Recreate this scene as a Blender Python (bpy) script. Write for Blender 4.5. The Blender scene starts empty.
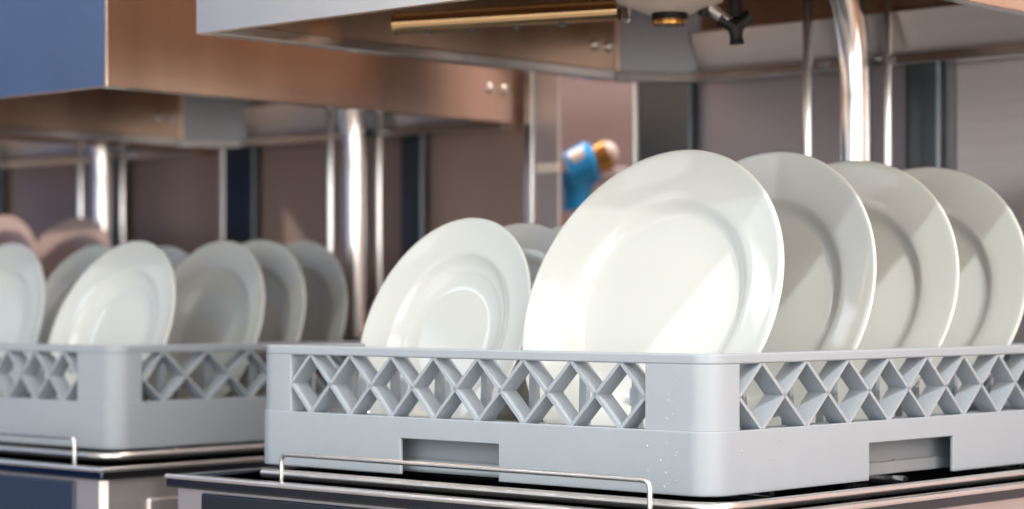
import bpy, bmesh, math, random
from mathutils import Vector, Matrix
random.seed(7)
S = bpy.context.scene
COL = S.collection
PI = math.pi
# ------------------------------------------------------------------ helpers
def lin(c):
    return tuple(((v/255)/12.92 if v/255 <= .04045 else (((v/255)+.055)/1.055)**2.4) for v in c)

def material(name, rgb, rough=.5, metal=0., coat=0., noise=0., nscale=30, bump=0., bscale=(1, 1, 1), bsize=200, emit=None, strength=1., spec=.5, aniso=0., trans=0., sss=0.):
    m = bpy.data.materials.new(name); m.use_nodes = True
    nt = m.node_tree; b = nt.nodes['Principled BSDF']
    col = lin(rgb) + (1,)
    b.inputs['Base Color'].default_value = col
    b.inputs['Roughness'].default_value = rough
    b.inputs['Metallic'].default_value = metal
    b.inputs['Coat Weight'].default_value = coat
    b.inputs['Specular IOR Level'].default_value = spec
    b.inputs['Anisotropic'].default_value = aniso
    b.inputs['Transmission Weight'].default_value = trans
    if sss:
        b.inputs['Subsurface Weight'].default_value = sss
        b.inputs['Subsurface Radius'].default_value = (.004, .004, .004)
    tc = nt.nodes.new('ShaderNodeTexCoord')
    if noise:
        n = nt.nodes.new('ShaderNodeTexNoise'); n.inputs['Scale'].default_value = nscale; n.inputs['Detail'].default_value = 4
        mp = nt.nodes.new('ShaderNodeMapping'); mp.inputs['Scale'].default_value = bscale
        nt.links.new(tc.outputs['Object'], mp.inputs[0]); nt.links.new(mp.outputs[0], n.inputs['Vector'])
        mr = nt.nodes.new('ShaderNodeMapRange'); mr.inputs['To Min'].default_value = 1-noise; mr.inputs['To Max'].default_value = 1+noise
        nt.links.new(n.outputs['Fac'], mr.inputs['Value'])
        vm = nt.nodes.new('ShaderNodeVectorMath'); vm.operation = 'SCALE'; vm.inputs[0].default_value = col[:3]
        nt.links.new(mr.outputs[0], vm.inputs['Scale']); nt.links.new(vm.outputs[0], b.inputs['Base Color'])
        mr2 = nt.nodes.new('ShaderNodeMapRange'); mr2.inputs['To Min'].default_value = rough*(1-noise); mr2.inputs['To Max'].default_value = min(1, rough*(1+noise))
        nt.links.new(n.outputs['Fac'], mr2.inputs['Value']); nt.links.new(mr2.outputs[0], b.inputs['Roughness'])
    if bump:
        n2 = nt.nodes.new('ShaderNodeTexNoise'); n2.inputs['Scale'].default_value = bsize; n2.inputs['Detail'].default_value = 3
        mp2 = nt.nodes.new('ShaderNodeMapping'); mp2.inputs['Scale'].default_value = bscale
        nt.links.new(tc.outputs['Object'], mp2.inputs[0]); nt.links.new(mp2.outputs[0], n2.inputs['Vector'])
        bp = nt.nodes.new('ShaderNodeBump'); bp.inputs['Strength'].default_value = bump; bp.inputs['Distance'].default_value = .001
        nt.links.new(n2.outputs['Fac'], bp.inputs['Height']); nt.links.new(bp.outputs[0], b.inputs['Normal'])
    if emit:
        b.inputs['Emission Color'].default_value = lin(emit)+(1,); b.inputs['Emission Strength'].default_value = strength
    return m

M = {}
M['steel'] = material('brushed_steel', (218, 216, 216), .4, .9, noise=.12, nscale=6, bscale=(1, 1, 14), bump=.12, bsize=60)
M['steel_h'] = material('brushed_hood_steel', (226, 202, 182), .24, .96, noise=.2, nscale=4, bscale=(5, 5, .5), bump=.1, bsize=50)  # orange reflections between the hoods put into the steel's tint
M['steel_dull'] = material('dull_steel', (186, 178, 178), .45, .75, noise=.15, nscale=5, bscale=(1, 1, 8))
M['reflection'] = material('blue_reflection', (128, 152, 184), .32, .8, noise=.15, nscale=4)  # blue room reflection put into the sheet's colour
M['steel_front'] = material('front_sheet_steel', (234, 234, 228), .3, .95, noise=.06, nscale=4, bscale=(1, 6, .6))
M['wire'] = material('satin_wire', (236, 238, 237), .3, .95, noise=.05, nscale=30)
M['back_warm'] = material('warm_back_panel', (180, 160, 150), .42, .4, noise=.12, nscale=2, bscale=(1, 1, 2))  # warm reflections in the steel put into the panel colour
M['steel_mid'] = material('grey_steel', (150, 155, 162), .4, .9, noise=.1, nscale=5)
M['steel_dark'] = material('dark_steel', (88, 96, 102), .35, 1, noise=.1, nscale=5)
M['back'] = material('satin_back_panel', (166, 163, 172), .42, .4, noise=.12, nscale=2, bscale=(1, 1, 2))  # mauve-grey reflections put into the panel's base colour
M['chrome'] = material('polished_steel', (226, 227, 227), .16, 1, noise=.05, nscale=40)
M['lip'] = material('tank_rim_steel', (92, 100, 108), .12, 1, noise=.08, nscale=12)
M['plastic'] = material('rack_plastic', (164, 175, 185), .42, noise=.035, nscale=35, bump=.08, bsize=300, spec=.4)
M['porcelain'] = material('white_porcelain', (219, 225, 222), .06, coat=.3, noise=.012, nscale=12, spec=.55)
M['porcelain_warm'] = material('warm_tinted_porcelain', (232, 205, 190), .12, coat=.3, noise=.015, nscale=12)  # warm light on the far plates put into the porcelain colour
M['black'] = material('black_rubber', (22, 23, 25), .45, noise=.1, nscale=30)
M['white_pl'] = material('ivory_plastic', (222, 214, 205), .35, noise=.05, nscale=30)
M['brass'] = material('brass', (196, 150, 84), .25, 1, noise=.08, nscale=30)
M['bronze'] = material('warm_steel_tube', (214, 182, 140), .14, 1, noise=.06, nscale=30)
M['blue_pl'] = material('blue_plastic', (20, 148, 214), .3, noise=.06, nscale=25)
M['water'] = material('water', (178, 190, 200), .04, coat=.6, noise=.01, nscale=10)
M['navy'] = material('navy_tinted_panel', (42, 55, 76), .3, noise=.08, nscale=8)  # blue room reflection in the steel front put into its colour
M['tank'] = material('tank_interior', (52, 56, 60), .4, 1, noise=.1, nscale=8)

def finish(name, bm, mat, parent=None, smooth=35, bevel=0., solid=0., loc=None):
    bmesh.ops.recalc_face_normals(bm, faces=bm.faces)
    me = bpy.data.meshes.new(name)
    if smooth:
        for f in bm.faces: f.smooth = True
        for e in bm.edges:
            if len(e.link_faces) == 2 and e.calc_face_angle(0) > math.radians(smooth): e.smooth = False
    bm.to_mesh(me); bm.free()
    o = bpy.data.objects.new(name, me); COL.objects.link(o)
    me.materials.append(M[mat] if isinstance(mat, str) else mat)
    if parent: o.parent = parent
    if loc: o.location = loc
    if solid:
        md = o.modifiers.new('thickness', 'SOLIDIFY'); md.thickness = solid; md.offset = -1
    if bevel:
        md = o.modifiers.new('soft_edges', 'BEVEL'); md.width = bevel; md.segments = 2; md.limit_method = 'ANGLE'; md.angle_limit = math.radians(40)
    if solid or bevel:
        wn = o.modifiers.new('normals', 'WEIGHTED_NORMAL'); wn.keep_sharp = True
    return o

def box(bm, a, b):
    vs = [bm.verts.new((x, y, z)) for z in (a[2], b[2]) for y in (a[1], b[1]) for x in (a[0], b[0])]
    for q in ((0, 2, 3, 1), (4, 5, 7, 6), (0, 1, 5, 4), (2, 6, 7, 3), (0, 4, 6, 2), (1, 3, 7, 5)):
        bm.faces.new([vs[i] for i in q])
    return vs

def boxo(name, a, b, mat, parent=None, bevel=.0012):
    bm = bmesh.new(); box(bm, a, b); return finish(name, bm, mat, parent, bevel=bevel)

def tube(bm, pts, r, seg=14, caps=True, radii=None):
    pts = [Vector(p) for p in pts]; rings = []
    up = Vector((0, 0, 1)); prev = None
    for i, p in enumerate(pts):
        if i == 0: t = pts[1]-p
        elif i == len(pts)-1: t = p-pts[i-1]
        else: t = (pts[i+1]-p).normalized()+(p-pts[i-1]).normalized()
        t.normalize()
        if prev is None:
            u = t.cross(up if abs(t.z) < .9 else Vector((1, 0, 0))).normalized()
        else:
            u = (prev - t*prev.dot(t)).normalized()
        prev = u; v = t.cross(u); rr = radii[i] if radii else r
        rings.append([bm.verts.new(p+rr*(math.cos(2*PI*k/seg)*u+math.sin(2*PI*k/seg)*v)) for k in range(seg)])
    for a, b in zip(rings, rings[1:]):
        for k in range(seg): bm.faces.new((a[k], a[(k+1) % seg], b[(k+1) % seg], b[k]))
    if caps: bm.faces.new(rings[0][::-1]); bm.faces.new(rings[-1])

def rounded_path(pts, r, n=6):
    """polyline with filleted corners"""
    P = [Vector(p) for p in pts]; out = [P[0]]
    for a, b, c in zip(P, P[1:], P[2:]):
        u = (a-b).normalized(); w = (c-b).normalized()
        for k in range(n+1):
            t = k/n; p0 = b+u*r; p2 = b+w*r
            out.append((1-t)**2*p0 + 2*t*(1-t)*b + t*t*p2)
    out.append(P[-1]); return out

def lathe(bm, prof, seg=96, axis='z', closed=True):
    rings = []
    for r, h in prof:
        if r < 1e-6: rings.append([bm.verts.new((0, 0, h))])
        else: rings.append([bm.verts.new((r*math.cos(2*PI*k/seg), r*math.sin(2*PI*k/seg), h)) for k in range(seg)])
    for a, b in zip(rings, rings[1:]):
        for k in range(seg):
            k2 = (k+1) % seg
            if len(a) == 1 and len(b) == 1: continue
            if len(a) == 1: bm.faces.new((a[0], b[k], b[k2]))
            elif len(b) == 1: bm.faces.new((a[k], b[0], a[k2]))
            else: bm.faces.new((a[k], b[k], b[k2], a[k2]))

def tag(o, label=None, cat=None, group=None, kind=None):
    if label: o['label'] = label
    if cat: o['category'] = cat
    if group: o['group'] = group
    if kind: o['kind'] = kind
    return o

def empty(name, loc, label, cat, group=None):
    o = bpy.data.objects.new(name, None); COL.objects.link(o); o.location = loc
    o.empty_display_size = .05
    return tag(o, label, cat, group)

def copy_tree(o, parent=None, top=True):
    c = o.copy(); COL.objects.link(c); c.parent = parent
    for ch in list(o.children): copy_tree(ch, c, False)
    return c

# ------------------------------------------------------------------ rack
RX, RY, RH = .511, .480, .1          # footprint and height
def rr_path(o, r, extra=(), n=3):
    """rounded rectangle (offset o outwards, radius r) as list of (x, y, key) ccw; extra = stops on sides: (side, t)"""
    x0, y0, x1, y1 = -o, -o, RX+o, RY+o
    pts = []
    cs = [(x0+r, y0+r, PI), (x1-r, y0+r, 1.5*PI), (x1-r, y1-r, 0), (x0+r, y1-r, .5*PI)]
    for i, (cx, cy, a0) in enumerate(cs):
        for k in range(n+1):
            a = a0+.5*PI*k/n; pts.append((cx+r*math.cos(a), cy+r*math.sin(a), None))
        # side after corner i : 0 -> y=y0 (x inc), 1 -> x=x1 (y inc), 2 -> y=y1 (x dec), 3 -> x=x0 (y dec)
        st = [t for s, t in extra if s == i]
        st.sort(reverse=i >= 2)
        for t in st:
            if i == 0: pts.append((t, y0, t))
            if i == 1: pts.append((x1, t, t))
            if i == 2: pts.append((t, y1, t))
            if i == 3: pts.append((x0, t, t))
    return pts

def ring(bm, o_out, o_in, z0, z1, r):
    A = rr_path(o_out, r); B = rr_path(o_in, max(.002, r-(o_out-o_in)))
    n = len(A); v = [[bm.verts.new((p[0], p[1], z)) for p in P] for P, z in ((A, z0), (A, z1), (B, z1), (B, z0))]
    for a, b in ((0, 1), (1, 2), (2, 3), (3, 0)):
        for k in range(n):
            k2 = (k+1) % n; bm.faces.new((v[a][k], v[a][k2], v[b][k2], v[b][k]))

def make_rack(loc, label):
    root = empty('dish_rack', loc, label, 'dish rack', 'grey plastic dishwasher racks')
    R0 = .0185
    # rim
    bm = bmesh.new(); ring(bm, 0, -.0135, .0925, RH, R0); finish('rim', bm, 'plastic', root, bevel=.0012)
    # lower wall with a hand hole in each side
    hx = (.197, .319); hy = (.2007, .3065)
    ex = [(0, hx[0]), (0, hx[1]), (2, hx[0]), (2, hx[1]), (1, hy[0]), (1, hy[1]), (3, hy[0]), (3, hy[1])]
    P = rr_path(.0016, R0+.0016, ex); zs = [0., .003, .0285, .0455]
    bm = bmesh.new(); V = [[bm.verts.new((p[0], p[1], z)) for z in zs] for p in P]
    n = len(P)
    for k in range(n):
        k2 = (k+1) % n
        hole = P[k][2] is not None and P[k2][2] is not None
        for j in range(3):
            if hole and j < 2: continue
            bm.faces.new((V[k][j], V[k2][j], V[k2][j+1], V[k][j+1]))
    bmesh.ops.bevel  # (edges softened by the modifier below)
    w = finish('lower_wall', bm, 'plastic', root, solid=.0035, bevel=.0009)
    # deck joining outer and inner wall + inner wall
    bm = bmesh.new(); ring(bm, -.001, -.026, .0425, .0448, R0); ring(bm, -.0235, -.026, .002, .043, R0)
    ring(bm, -.018, -.026, .001, .0045, R0)
    finish('inner_wall', bm, 'plastic', root, bevel=.0006)
    # four corner posts
    wx = (.0335, .4775); wy = (.0594, .4377)
    path = rr_path(0, R0)
    for ci in range(4):
        arc = path[ci*4:(ci+1)*4]
        sx = -1 if ci in (0, 3) else 1; sy = -1 if ci in (0, 1) else 1
        ax = wx[0] if sx < 0 else wx[1]; ay = wy[0] if sy < 0 else wy[1]
        X = 0 if sx < 0 else RX; Y = 0 if sy < 0 else RY
        pa = (X, ay); pb = (ax, Y)
        seq = [(p[0], p[1]) for p in arc]
        # order: arcs run ccw; ends meet the window edges
        first, last = (pa, pb) if ci in (0, 2) else (pb, pa)
        seq = [first]+seq+[last]
        bm = bmesh.new(); vv = [[bm.verts.new((x, y, z)) for z in (.0453, .0927)] for x, y in seq]
        for a, b in zip(vv, vv[1:]): bm.faces.new((a[0], b[0], b[1], a[1]))
        # returns at both window edges
        for (x, y), vert in ((pa, vv[0] if first == pa else vv[-1]), (pb, vv[-1] if first == pa else vv[0])):
            dx, dy = ((-sx*.016, 0) if (x, y) == pa else (0, -sy*.016))
            e = [bm.verts.new((x+dx, y+dy, z)) for z in (.0453, .0927)]
            bm.faces.new((vert[0], vert[1], e[1], e[0]))
        finish('corner_post', bm, 'plastic', root, solid=.002, bevel=.0012)
    # lattice panels
    def lattice(side):
        bm = bmesh.new()
        (w0, w1) = wx if side in (0, 2) else wy
        n = 8; p = (w1-w0)/n; z0, z1 = .0448, .0932; zm = (z0+z1)/2; d = .017; th = .00135
        def bar(t0, za, t1, zb):
            dt, dz = t1-t0, zb-za; L = math.hypot(dt, dz); nx, nz = -dz/L*th, dt/L*th
            c = [(t0+nx, za+nz), (t0-nx, za-nz), (t1-nx, zb-nz), (t1+nx, zb+nz)]
            vs = []
            for dd in (0, d):
                for t, z in c:
                    if side == 0: q = (t, .0006+dd, z)
                    elif side == 2: q = (t, RY-.0006-dd, z)
                    elif side == 3: q = (.0006+dd, t, z)
                    else: q = (RX-.0006-dd, t, z)
                    vs.append(bm.verts.new(q))
            for q in ((0, 1, 2, 3), (7, 6, 5, 4), (0, 4, 5, 1), (1, 5, 6, 2), (2, 6, 7, 3), (3, 7, 4, 0)):
                bm.faces.new([vs[i] for i in q])
        for k in range(n):
            a, b, c = w0+k*p, w0+(k+.5)*p, w0+(k+1)*p
            bar(a, zm, b, z1); bar(b, z1, c, zm); bar(a, zm, b, z0); bar(b, z0, c, zm)
        return finish('lattice_panel', bm, 'plastic', root, smooth=0)
    for s in range(4): lattice(s)
    # floor grid
    bm = bmesh.new()
    for k in range(10):
        x = .018+.0513*k+.0; box(bm, (x-.0015, .02, .003), (x+.0015, RY-.02, .011))
    for k in range(10):
        y = .02+.0507*k; box(bm, (.02, y-.0015, .0035), (RX-.02, y+.0015, .0105))
    for k in range(8):
        x = .031+.0595*k; box(bm, (x-.0022, .02, .003), (x+.0022, RY-.02, .0115))
    finish('floor_grid', bm, 'plastic', root, smooth=0)
    # pegs
    first = {}
    for i in range(8):
        for j in range(9):
            tall = .087 if i in (0,) or j in (0,) else .072
            if tall not in first:
                bm = bmesh.new()
                vs = []
                for z, a, b in ((.0, .0032, .0045), (tall-.013, .0022, .0032), (tall-.010, .0008, .0014)):
                    vs.append([bm.verts.new((sx*a, sy*b, z)) for sx, sy in ((-1, -1), (1, -1), (1, 1), (-1, 1))])
                for A, B in zip(vs, vs[1:]):
                    for k in range(4): bm.faces.new((A[k], A[(k+1) % 4], B[(k+1) % 4], B[k]))
                bm.faces.new(vs[0][::-1]); bm.faces.new(vs[-1])
                o = finish('peg', bm, 'plastic', root, smooth=0); first[tall] = o
            else:
                o = first[tall].copy(); COL.objects.link(o); o.parent = root
            o.location = (.031+.0595*i, .041+.0507*j, .0105)
    return root

ORG = [Vector((0, 0, 0)), Vector((.07, .768, -.006)), Vector((.10, 1.40, -.006))]
rack1 = make_rack(ORG[0], 'sharp grey plastic dish rack nearest the camera holding the largest white plates')
# water drops on the near corner of the first rack
bm = bmesh.new()
for _ in range(24):
    u = random.random()
    if u < .6: x, y = -.0018, random.uniform(.022, .06); nrm = (-1, 0)
    else: x, y = random.uniform(.03, .09), -.0018; nrm = (0, -1)
    z = random.uniform(.004, .042)
    if random.random() < .25: z = random.uniform(.05, .09); x, y = ((.0, random.uniform(.028, .056)) if nrm[0] else (.033*random.random()+.0, .0)); 
    if not nrm[0] and z > .045: continue
    r = random.uniform(.0004, .001)
    bmesh.ops.create_icosphere(bm, subdivisions=2, radius=r, matrix=Matrix.Translation((x, y, z)) @ Matrix.Diagonal((1 if not nrm[0] else .5, .5 if not nrm[0] else 1, 1.25, 1)))
wd = finish('water_drops', bm, 'water', rack1); tag(wd, 'clear water drops', kind='stuff')
rack2 = copy_tree(rack1); rack2.location = ORG[1]
rack2['label'] = 'slightly blurred grey dish rack of smaller plates on the left machine'
rack3 = copy_tree(rack1); rack3.location = ORG[2]
rack3['label'] = 'farthest grey dish rack at the left edge holding cream plates'
for r in (rack2, rack3):
    for ch in list(r.children):
        if ch.name.startswith('water_drops'): bpy.data.objects.remove(ch)

# ------------------------------------------------------------------ plates
def plate_mesh(name, R, mat, ringed=False):
    s = R/.127
    top = [(0, -.0165), (.05, -.0167), (.0735, -.0165), (.0785, -.0157), (.083, -.0128), (.0865, -.0098), (.0895, -.0085), (.096, -.0072), (.110, -.0042), (.120, -.0016), (.1245, -.0002), (.1262, 0.0), (.1270, -.0008)]
    if ringed:
        top = [(0, -.0165), (.05, -.0166), (.068, -.0163), (.0705, -.0150), (.074, -.0142), (.083, -.0128), (.0875, -.0085), (.0905, -.0068), (.094, -.0066), (.110, -.0040), (.120, -.0014), (.1245, -.0002), (.1262, 0.0), (.1270, -.0008)]
    bot = [(.1266, -.0024), (.1250, -.0036), (.120, -.0052), (.108, -.0092), (.096, -.0122), (.088, -.0148), (.082, -.0192), (.0785, -.0205), (.0775, -.0228), (.0745, -.0230), (.0730, -.0208), (.05, -.0208), (0, -.0208)]
    bm = bmesh.new(); lathe(bm, [(r*s, h*s) for r, h in top+bot], 128)
    bmesh.ops.remove_doubles(bm, verts=bm.verts, dist=1e-7)
    bmesh.ops.recalc_face_normals(bm, faces=bm.faces)
    me = bpy.data.meshes.new(name)
    for f in bm.faces: f.smooth = True
    bm.to_mesh(me); bm.free(); me.materials.append(M[mat]); return me
PL = {'big': plate_mesh('large_plate', .127, 'porcelain'), 'small': plate_mesh('small_plate', .102, 'porcelain', True),
      'warmlit': plate_mesh('warmlit_plate', .127, 'porcelain_warm'), 'creamsmall': plate_mesh('cream_small_plate', .102, 'porcelain_warm', True)}
def plate(kind, X, Y, tilt, yaw, label, group, zb=.0155, Z=None, R=None):
    R0 = .127 if kind in ('big', 'warmlit') else .102
    R = R or R0
    o = bpy.data.objects.new('dinner_plate' if R0 > .11 else 'side_plate', PL[kind]); COL.objects.link(o)
    th, ph = math.radians(yaw), math.radians(tilt)
    n = Vector((-math.cos(th)*math.cos(ph), -math.sin(th)*math.cos(ph), math.sin(ph)))
    o.rotation_mode = 'QUATERNION'; o.rotation_quaternion = n.to_track_quat('Z', 'Y')
    o.location = (X, Y, Z if Z is not None else zb+R*math.cos(ph)); s = R/R0; o.scale = (s, s, s)
    return tag(o, label, 'plate', group)
g1 = 'large white plates in the near rack'; g2 = 'smaller white plates in the near rack'
plate('big', .103, .141, 20.3, -1.7, 'large white dinner plate in front, whole face visible, above the rack corner', g1, Z=.1375, R=.1275)
plate('big', .234, .142, 16.7, -3.2, 'white dinner plate directly behind the biggest front plate in the near rack', g1, Z=.140)
plate('big', .346, .141, 19.1, 1.5, 'third large white plate from the front, second from the right edge', g1, Z=.140)
plate('big', .462, .141, 20, 0.5, 'large white plate at the right edge of the photo, rearmost of its row', g1, Z=.140)
plate('small', .110, .370, 19.4, -3.9, 'smaller white plate left of the biggest plate, its whole face showing', g2, Z=.1115, R=.1032)
plate('small', .2, .392, 20.9, -1.5, 'white plate mostly hidden, peeking out between the biggest plate and the smaller one', g2, Z=.112)
plate('small', .272, .39, 19, -2, 'white plate showing only a sliver of rim beside the biggest plate', g2, Z=.112)
g3 = 'white plates in the left rack'
plate('small', .166, .905, 21, -1.6, 'white plate in the left rack, its nearest one, whole face showing', g3, Z=.105)
plate('small', .287, .905, 18.5, -2.2, 'white plate in the left rack just behind its nearest fully visible plate', g3, Z=.106)
plate('small', .350, .915, 18.1, .6, 'white plate in the left rack, second from the right', g3, Z=.108)
plate('small', .441, .943, 16, -1, 'rightmost white plate of the left rack, beside the steel pipes', g3, Z=.108)
g4 = 'white plates in the back row of the left rack'
plate('small', .172, 1.130, 18, -3, 'white plate cut off by the left edge of the photo in left rack', g4, Z=.105)
plate('small', .285, 1.125, 18, -2, 'blurred white plate between the two nearest plates of the left rack', g4, Z=.105)
plate('small', .385, 1.125, 18, -2, 'white plate almost hidden behind the nearest plate of the left rack', g4, Z=.105)
plate('creamsmall', .48, 1.125, 18, 0, 'small beige plate rim peeking out above the gap between two left rack plates', g4, Z=.105)
g5 = 'cream plates in the far rack'
plate('warmlit', .42, 1.52, 18, -2, 'pale cream plate in far rack, larger, above the cut-off white plate', g5, Z=.13)
plate('warmlit', .54, 1.52, 18, -2, 'pinkish cream plate in far rack, the rightmost one there', g5, Z=.13)
plate('warmlit', .32, 1.52, 18, -2, 'cream plate in far rack touching the left edge of the photo', g5, Z=.13)

# ------------------------------------------------------------------ dishwasher
def panel_box(name, a, b, mat, parent, bevel=.002): return boxo(name, a, b, mat, parent, bevel)

def make_machine(org, label, hood_y=(-.066, .53), hood_x=-.025, hood_z=.364, ledge=(-.08, -.07, .503, -.006), riser=(.562, .2516), rod=(.565, .3095), guard=(.0146, .3925), post=(.488, .560), inner=(.187, .226), hub_up=.034, hood_x1=.605, panel_y=-.13):
    root = empty('dishwasher', org, label, 'dishwasher', 'stainless pass-through dishwashers')
    lx0, ly0, ly1, lz = ledge; lx1 = .60; fl = -.90-org[2]
    # cabinet under the rim
    bm = bmesh.new()
    x0, y0, x1, y1 = lx0+.005, ly0+.005, lx1, ly1-.005
    c = .006
    pts = [(x0+c, y0), (x1, y0), (x1, y1), (x0+c, y1), (x0, y1-c), (x0, y0+c)]
    vs = [[bm.verts.new((x, y, z)) for x, y in pts] for z in (fl+.13, lz-.009)]
    for k in range(6): bm.faces.new((vs[0][k], vs[0][(k+1) % 6], vs[1][(k+1) % 6], vs[1][k]))
    bm.faces.new(vs[0][::-1])
    finish('cabinet', bm, 'steel', root, smooth=0)
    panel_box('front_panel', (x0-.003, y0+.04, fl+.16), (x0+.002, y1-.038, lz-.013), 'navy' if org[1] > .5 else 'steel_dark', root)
    for yy in (y0-.003,):
        panel_box('side_panel', (x0+.05, yy, fl+.16), (x1-.06, yy+.005, lz-.03), 'steel', root)
    for ax in (x0+.04, x1-.05):
        for ay in (y0+.05, y1-.05):
            bm = bmesh.new(); tube(bm, [(ax, ay, fl), (ax, ay, fl+.02), (ax, ay, fl+.02), (ax, ay, fl+.14)], .02, radii=[.026, .026, .018, .018]); finish('leg', bm, 'steel_dark', root)
    # tank rim: rolled lip round a sunken basin
    bm = bmesh.new()
    def rect_ring(o, i, z0, z1):
        A = [(lx0-o, ly0-o), (lx1+o, ly0-o), (lx1+o, ly1+o), (lx0-o, ly1+o)]
        B = [(lx0+i, ly0+i), (lx1-i, ly0+i), (lx1-i, ly1-i), (lx0+i, ly1-i)]
        v = [[bm.verts.new((p[0], p[1], z)) for p in P] for P, z in ((A, z0), (A, z1), (B, z1), (B, z0))]
        for a, b in ((0, 1), (1, 2), (2, 3), (3, 0)):
            for k in range(4): bm.faces.new((v[a][k], v[a][(k+1) % 4], v[b][(k+1) % 4], v[b][k]))
    rect_ring(0, .018, lz-.0105, lz)
    finish('tank_rim', bm, 'lip', root, bevel=.002)
    bm = bmesh.new(); tube(bm, [(lx1, ly0+.001, lz-.0012), (lx0+.001, ly0+.001, lz-.0012), (lx0+.001, ly1-.001, lz-.0012)], .0021, 10); finish('rolled_edge', bm, 'wire', root)
    bm = bmesh.new()
    A = [(lx0+.016, ly0+.016), (lx1-.016, ly0+.016), (lx1-.016, ly1-.016), (lx0+.016, ly1-.016)]
    v = [[bm.verts.new((p[0], p[1], z)) for p in A] for z in (lz-.002, lz-.11)]
    for k in range(4): bm.faces.new((v[0][k], v[1][k], v[1][(k+1) % 4], v[0][(k+1) % 4]))
    bm.faces.new(v[1]); finish('wash_tank', bm, 'tank', root, smooth=0, solid=.0015)
    # rack rails and supports
    bm = bmesh.new()
    tube(bm, rounded_path([(-.03, .437, -.004), (-.03, -.03, -.004), (.57, -.03, -.004)], .03), .0038)
    finish('rack_rail', bm, 'wire', root)
    for xx in (.08, .26, .44):
        bm = bmesh.new(); tube(bm, [(xx, .006, -.0045), (xx, .455, -.0045)], .004); finish('support_bar', bm, 'chrome', root)
    bm = bmesh.new()
    tube(bm, rounded_path([(-.05, guard[0], -.016), (-.05, guard[0], .0145), (-.05, guard[1], .0145), (-.05, guard[1], -.016)], .007), .0019)
    finish('wire_guard', bm, 'wire', root)
    # rear: back panel, posts, riser, rod
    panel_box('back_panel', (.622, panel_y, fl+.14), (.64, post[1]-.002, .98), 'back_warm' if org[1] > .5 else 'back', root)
    panel_box('rear_post', (.607, post[0], lz-.02), (.6215, post[1], .95), 'steel_dark', root, .003)
    panel_box('rear_post', (.606, post[1]+.001, lz-.02), (.64, post[1]+.010, .95), 'steel', root, .003)
    panel_box('lift_guide', (.607, inner[0], lz-.02), (.6215, inner[1], .95), 'steel_dark', root, .004)
    if panel_y < -.12: panel_box('rear_post', (.607, -.13, lz-.02), (.6215, -.07, .95), 'steel_dark', root, .004)
    if panel_y < -.12: panel_box('bright_insert', (.6185, -.065, lz-.02), (.6215, inner[0]-.012, .95), 'steel', root, .001)  # added brighter insert imitating a pale reflection in the back panel
    rx, ry = riser; top = hood_z+.14
    bm = bmesh.new()
    tube(bm, rounded_path([(rx, ry, -.10), (rx, ry, top), (rx-.20, ry-.01, top)], .17, 16), .0155, 24)
    finish('riser_pipe', bm, 'chrome', root)
    bm = bmesh.new(); tube(bm, [(rod[0], rod[1], lz-.02), (rod[0], rod[1], hood_z+.4)], .0055, 16); finish('guide_rod', bm, 'chrome', root)
    bm = bmesh.new(); tube(bm, [(rx+.014, ry-.027, lz-.02), (rx+.014, ry-.027, hood_z+.4)], .004, 12); finish('guide_rod', bm, 'chrome', root)
    # hood
    hx0, hx1 = hood_x, hood_x1; hy0, hy1 = hood_y; z0, z1 = hood_z, hood_z+.46; t = .006
    cx, cy = .075, .06
    out = [(hx0, hy0), (hx1-cx, hy0), (hx1, hy0+cy), (hx1, hy1-cy), (hx1-cx, hy1), (hx0, hy1)]
    bm = bmesh.new()
    vb = [bm.verts.new(p+(z0,)) for p in out]; vt = [bm.verts.new(p+(z1,)) for p in out]
    for k in range(6): bm.faces.new((vb[k], vb[(k+1) % 6], vt[(k+1) % 6], vt[k]))
    bm.faces.new(vt)
    hood = finish('hood', bm, 'steel_h', root, smooth=0, solid=t, bevel=.0012)
    hood['label'] = 'raised stainless steel hood'
    fs = boxo('hood_front', (hx0-.0012, hy0+.002, z0+.001), (hx0-.0002, hy1-.002, z1), 'reflection' if org[1] > .5 else 'steel_front', hood, 0)
    if org[1] > .5: fs['label'] = 'blue film on the hood front'  # sheet tinted to imitate the blue room mirrored in the steel
    # rolled lip along the inside bottom of the side walls, band along the back
    for nm, y0_, y1_ in (('hood_lip', hy1-t-.009, hy1-t), ('hood_lip', hy0+t, hy0+t+.009)):
        bm = bmesh.new(); box(bm, (hx0+t, y0_, z0), (hx1-cx, y1_, z0+.011)); finish(nm, bm, 'chrome', hood, smooth=0, bevel=.0015)
    bm = bmesh.new(); q = [(hx1-t-.016, z0+.052), (hx1-t, z0+.052), (hx1-t, z0+.011), (hx1-t-.004, z0+.011)]
    vs = [[bm.verts.new((x, y, z)) for x, z in q] for y in (hy0+cy, hy1-cy)]
    for k in range(4): bm.faces.new((vs[0][k], vs[0][(k+1) % 4], vs[1][(k+1) % 4], vs[1][k]))
    bm.faces.new(vs[0][::-1]); bm.faces.new(vs[1]); finish('back_band', bm, 'steel', hood, smooth=0, bevel=.001)
    bm = bmesh.new(); box(bm, (hx1-t-.020, hy0+cy, z0), (hx1-t, hy1-cy, z0+.010)); finish('back_lip', bm, 'chrome', hood, smooth=0, bevel=.001)
    bm = bmesh.new()
    q = [(hx1-cx-.004, hy1-t), (hx1-t, hy1-cy-.004), (hx1-t-.011, hy1-cy-.012), (hx1-cx-.013, hy1-t-.011)]
    vs = [[bm.verts.new(p+(z,)) for p in q] for z in (z0-.001, z0+.010)]
    for k in range(4): bm.faces.new((vs[0][k], vs[0][(k+1) % 4], vs[1][(k+1) % 4], vs[1][k]))
    bm.faces.new(vs[0][::-1]); bm.faces.new(vs[1]); finish('corner_lip', bm, 'chrome', hood, smooth=0, bevel=.001)
    bm = bmesh.new()
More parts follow.
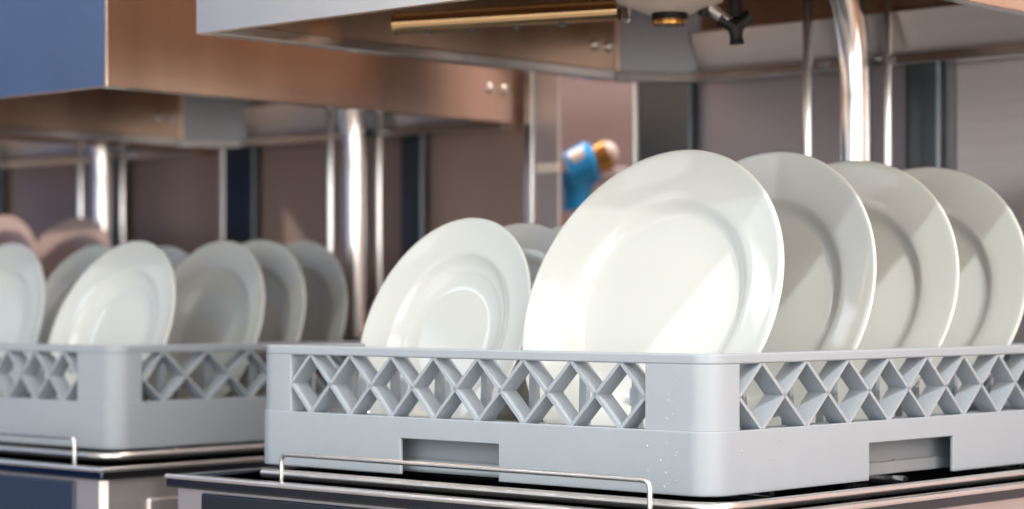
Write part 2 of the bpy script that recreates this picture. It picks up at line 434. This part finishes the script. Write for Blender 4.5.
    q = [(hx1-cx+.002, hy1-t-.0018), (hx1-t-.001, hy1-cy-.001), (hx1-t-.0025, hy1-cy-.003), (hx1-cx+.001, hy1-t-.004)]
    vs = [[bm.verts.new(p+(z,)) for p in q] for z in (z0+.011, z0+.3)]
    for k in range(4): bm.faces.new((vs[0][k], vs[0][(k+1) % 4], vs[1][(k+1) % 4], vs[1][k]))
    bm.faces.new(vs[0][::-1]); bm.faces.new(vs[1]); finish('corner_plate', bm, 'steel_mid', hood, smooth=0)
    for (bx, by, s) in ((hx1-cx-.036, hy1-t, -1), (hx1-cx-.014, hy1-t, -1), (hx1-cx-.036, hy0, -1), (hx1-cx-.012, hy0, -1)):
        bm = bmesh.new(); tube(bm, [(bx, by, z0+.036), (bx, by-.002, z0+.036), (bx, by-.0045, z0+.036)], .0055, 16, radii=[.0058, .0055, .003]); finish('bolt', bm, 'chrome', hood)
    # upper wash arm: hub, tube arm with nozzles, rinse arm with black end caps
    hubx, huby, hz = .27, .25, hood_z+hub_up
    R_, L_ = Vector((.674, -.738, 0)), Vector((.738, .674, 0))   # spans across and along
    arm_dir = (Vector((-.674, .738, 0))+.3*Vector((.738, .674, 0))).normalized()
    h = Vector((hubx, huby, hz))
    bm = bmesh.new()
    prof = [(0, -.012), (.02, -.012), (.03, -.008), (.046, -.002), (.05, .006), (.05, .02), (.03, .026), (.018, .04), (.018, .10), (0, .10)]
    lathe(bm, prof, 40); hub = finish('spray_hub', bm, 'white_pl', root, loc=h)
    bm = bmesh.new(); lathe(bm, [(0, -.022), (.014, -.022), (.0145, -.019), (.014, -.012), (0, -.012)], 28); finish('hub_ring', bm, 'brass', hub)
    bm = bmesh.new(); lathe(bm, [(0, -.0175), (.0155, -.0175), (.0155, -.010), (0, -.010)], 28); finish('hub_seal', bm, 'black', hub)
    for off in (-.037, .012):
        pz = Vector((.674*off, -.738*off, -.008)); bm = bmesh.new(); tube(bm, [pz, pz+Vector((0, 0, -.009)), pz+Vector((0, 0, -.012))], .004, 12, radii=[.0042, .0042, .002]); finish('nozzle', bm, 'chrome', hub)
    for sgn in (1, -1):
        bm = bmesh.new(); a0 = h+arm_dir*sgn*.045+Vector((0, 0, -.007 if sgn > 0 else .014)); a1 = h+arm_dir*sgn*(.252 if sgn > 0 else .2)+Vector((0, 0, -.011 if sgn > 0 else .06))
        tube(bm, [a0, a0.lerp(a1, .3), a1-(a1-a0)*.03, a1-(a1-a0)*.01, a1], .0095, 20, radii=[.0095, .0095, .0095, .011, .011])
        arm = finish('wash_arm', bm, 'bronze', root)
        for f in (.25, .45, .65, .85):
            bm = bmesh.new(); p = a0.lerp(a1, f)+Vector((0, 0, -.0085)); tube(bm, [p, p+Vector((0, 0, -.003))], .004, 10, radii=[.004, .003]); finish('nozzle', bm, 'steel_dark', arm)
    # rinse arm
    r0 = h+R_*.030+Vector((0, 0, -.003)); r1 = h+R_*.057+Vector((0, 0, -.023))
    bm = bmesh.new(); tube(bm, [r0, r1], .0055, 14); rin = finish('rinse_arm', bm, 'steel', root)
    bm = bmesh.new()
    for k in range(3):
        a = math.radians(35+120*k); p = r1+R_*(.0155*math.cos(a))+Vector((0, 0, .0155*math.sin(a))); tube(bm, [r1, r1.lerp(p, .6), p], .006, 12, radii=[.0075, .0055, .0065])
    tube(bm, [r1+Vector((0, 0, .008)), r1+Vector((0, 0, .06))], .006, 12)
    finish('star_knob', bm, 'black', rin)
    bm = bmesh.new()
    for a in (0, 120, 240):
        a = math.radians(a+90); p = r0+R_*(.013*math.cos(a))-Vector((0, 0, .004+.011*math.sin(a)-.004)); tube(bm, [r0, p], .006, 12, radii=[.008, .0045])
    finish('clamp_knob', bm, 'black', rin)
    return root

m1 = make_machine(ORG[0], 'stainless dishwasher nearest the camera, its hood raised over the sharp rack')
m2 = make_machine(ORG[1], 'middle stainless dishwasher with raised hood reflecting blue in front and orange at side', hood_y=(-.054, .53), hood_x=-.05, hood_z=.341, hub_up=.075, hood_x1=.58, panel_y=0, ledge=(-.09, -.10, .50, -.008), riser=(.54, .234), rod=(.54, .278), post=(.50, .56), guard=(-.005, .39))
m3 = make_machine(ORG[2], 'farthest stainless dishwasher at the left edge, mostly behind the middle one', hood_y=(-.06, .53), hood_z=.341, hub_up=.075, panel_y=-.055, ledge=(-.08, -.058, .503, -.006), riser=(.56, .17), rod=(.56, .22), guard=(.0146, .39))
# closing post of the middle machine (tall box section with a cross seam)
boxo('rear_channel', (.53, -.103, -.02), (.5345, -.066, .95), 'steel_dull', m2, .003)
boxo('edge_strip', (.526, -.066, -.02), (.545, -.054, .95), 'chrome', m2, .001)
boxo('cross_strap', (.5285, -.1025, .285), (.5345, -.068, .296), 'white_pl', m2, .001)

# ------------------------------------------------------------------ valve on the wall behind
v = empty('water_valve', (.90, .868, .298), 'blurred blue and white pipe valve with a brass end seen above the biggest plate', 'valve')
v.scale = (1.25, 1.25, 1.25)
Rv = Vector((.674, -.738, 0))
def P3(a, z, d=0): return Rv*a+Vector((.738, .674, 0))*d+Vector((0, 0, z))
bm = bmesh.new(); tube(bm, [P3(-.028, .0), P3(-.026, .0), P3(-.004, .012), P3(.0, .013)], .02, 24, radii=[.016, .022, .022, .018]); finish('valve_body', bm, 'blue_pl', v)
bm = bmesh.new(); tube(bm, [P3(-.024, .012, -.012), P3(-.010, .019, -.012)], .0095, 20); finish('white_band', bm, 'white_pl', v)
bm = bmesh.new(); tube(bm, [P3(-.016, .0), P3(-.018, -.022), P3(-.016, -.036)], .015, 20, radii=[.019, .014, .017]); finish('lower_outlet', bm, 'blue_pl', v)
bm = bmesh.new(); tube(bm, [P3(.0, .014), P3(.014, .020)], .013, 20, radii=[.013, .016]); finish('brass_collar', bm, 'brass', v)
bm = bmesh.new(); tube(bm, [P3(.013, .02), P3(.019, .0225), P3(.023, .024)], .01, 20, radii=[.0115, .0115, .006]); finish('end_cap', bm, 'white_pl', v)
bm = bmesh.new(); tube(bm, [(.0, .0, -.0), (.148, .0, .0)], .009, 16); finish('wall_pipe', bm, 'steel', v)

# ------------------------------------------------------------------ room
def struct(name, a, b, mat):
    bm = bmesh.new(); box(bm, a, b); return tag(finish(name, bm, mat, smooth=0), kind='structure')
M['floor'] = material('tile_floor', (150, 142, 134), .4, noise=.15, nscale=4)
M['wall_mauve'] = material('mauve_wall', (178, 158, 156), .7, noise=.05, nscale=2)
M['wall_warm'] = material('warm_timber_wall', (226, 160, 112), .6, noise=.25, nscale=1.2, bscale=(3, 3, .3))
M['wall_blue'] = material('blue_wall', (50, 100, 172), .6, noise=.12, nscale=1.5)
M['wall_pale'] = material('pale_wall', (214, 208, 206), .6, noise=.1, nscale=1.5)
M['ceil'] = material('ceiling_paint', (225, 222, 218), .8, noise=.03, nscale=3)
FZ, CZ = -.9, 2.3
struct('floor', (-4.2, -3.7, FZ-.1), (1.2, 5.7, FZ), 'floor')
struct('ceiling', (-4.2, -3.7, CZ), (1.2, 5.7, CZ+.1), 'ceil')
struct('wall_back', (1.09, -3.6, FZ), (1.2, 5.6, CZ), 'wall_mauve')
struct('wall_right', (-4.1, -3.7, FZ), (1.1, -3.6, CZ), 'wall_warm')
struct('wall_left', (-4.1, 5.6, FZ), (1.1, 5.7, CZ), 'wall_blue')
struct('wall_front', (-4.2, -3.6, FZ), (-4.1, 5.6, CZ), 'wall_pale')

def spot(name, loc, target, power, size, color, angle=50, blend=.4):
    l = bpy.data.lights.new(name, 'SPOT'); l.energy = power; l.shadow_soft_size = size; l.color = color
    l.spot_size = math.radians(angle); l.spot_blend = blend
    o = bpy.data.objects.new(name, l); COL.objects.link(o); o.location = loc
    o.rotation_euler = (Vector(target)-Vector(loc)).to_track_quat('-Z', 'Y').to_euler(); return o
def area(name, loc, rot, power, sx, sy, color):
    l = bpy.data.lights.new(name, 'AREA'); l.energy = power; l.shape = 'RECTANGLE'; l.size = sx; l.size_y = sy; l.color = color
    o = bpy.data.objects.new(name, l); COL.objects.link(o); o.location = loc; o.rotation_euler = rot; return o
# key: ceiling spot to the front right, cut off by the right edge of the hood
spot('spot_lamp', (-.35, -1.55, 2.25), (.25, .1, .1), 175, .03, (.98, 1, .98), 60)
spot('spot_lamp', (-1.75, .10, 1.95), (.1, .4, .1), 6, .03, (.93, .97, 1), 70)
spot('spot_lamp', (-1.95, 2.45, 2.2), (.2, .6, .1), 10, .03, (.93, .98, 1), 60)
spot('spot_lamp', (-1.80, 2.62, 2.2), (.2, .6, .1), 10, .03, (.93, .98, 1), 60)
spot('spot_lamp', (-1.9, -.5, 2.1), (.25, .95, .05), 40, .03, (.98, 1, .98), 34)
spot('spot_lamp', (-2.9, 1.9, .95), (.6, 1.6, .15), 190, .04, (1, .88, .80), 16)  # added low spot to brighten the far rack's plates, not ceiling mounted
area('ceiling_panel_light', (-2.6, 0, 2.27), (0, 0, 0), 34, 1.2, 3.4, (.95, 1, .98))
area('ceiling_panel_light', (-2.2, 4.95, 2.27), (0, 0, 0), 17, 2.6, .8, (.72, .87, 1))
area('ceiling_panel_light', (-.8, -2.7, 2.27), (0, 0, 0), 50, 2.0, .8, (1, .84, .70))
area('ceiling_panel_light', (.85, 1.0, 2.27), (0, 0, 0), 95, .3, 3.0, (1, .90, .86))
# unseen fill lights added before the solid front and side walls
area('front_fill_light', (-4.05, -1.2, .75), (0, -PI/2, 0), 56, 2.2, 3.4, (.92, 1, .99))
area('front_fill_light', (-4.05, 3.4, 1.0), (0, -PI/2, 0), 8, 1.4, 1.6, (.92, .98, 1))
area('side_fill_light', (-2.0, -3.55, .7), (PI/2, 0, 0), 80, 3.4, 2.2, (.93, 1, .99))
w = bpy.data.worlds.new('room_air'); S.world = w; w.use_nodes = True
w.node_tree.nodes['Background'].inputs[0].default_value = (.8, .85, .9, 1); w.node_tree.nodes['Background'].inputs[1].default_value = .1

# ------------------------------------------------------------------ camera
cam = bpy.data.cameras.new('camera'); co = bpy.data.objects.new('camera', cam); COL.objects.link(co)
co.location = (-1.2155, -.922, .138); co.rotation_euler = (PI/2, 0, -math.atan2(.738, .674))
cam.sensor_width = 36; cam.lens = 2180/1024*36; cam.shift_y = 45.5/1024
cam.clip_start = .05; cam.dof.use_dof = True; cam.dof.focus_distance = 1.62; cam.dof.aperture_fstop = 5.2
S.camera = co
S.view_settings.view_transform = 'Standard'; S.view_settings.look = 'None'; S.view_settings.exposure = .13; S.view_settings.gamma = 1
S.view_settings.use_curve_mapping = False
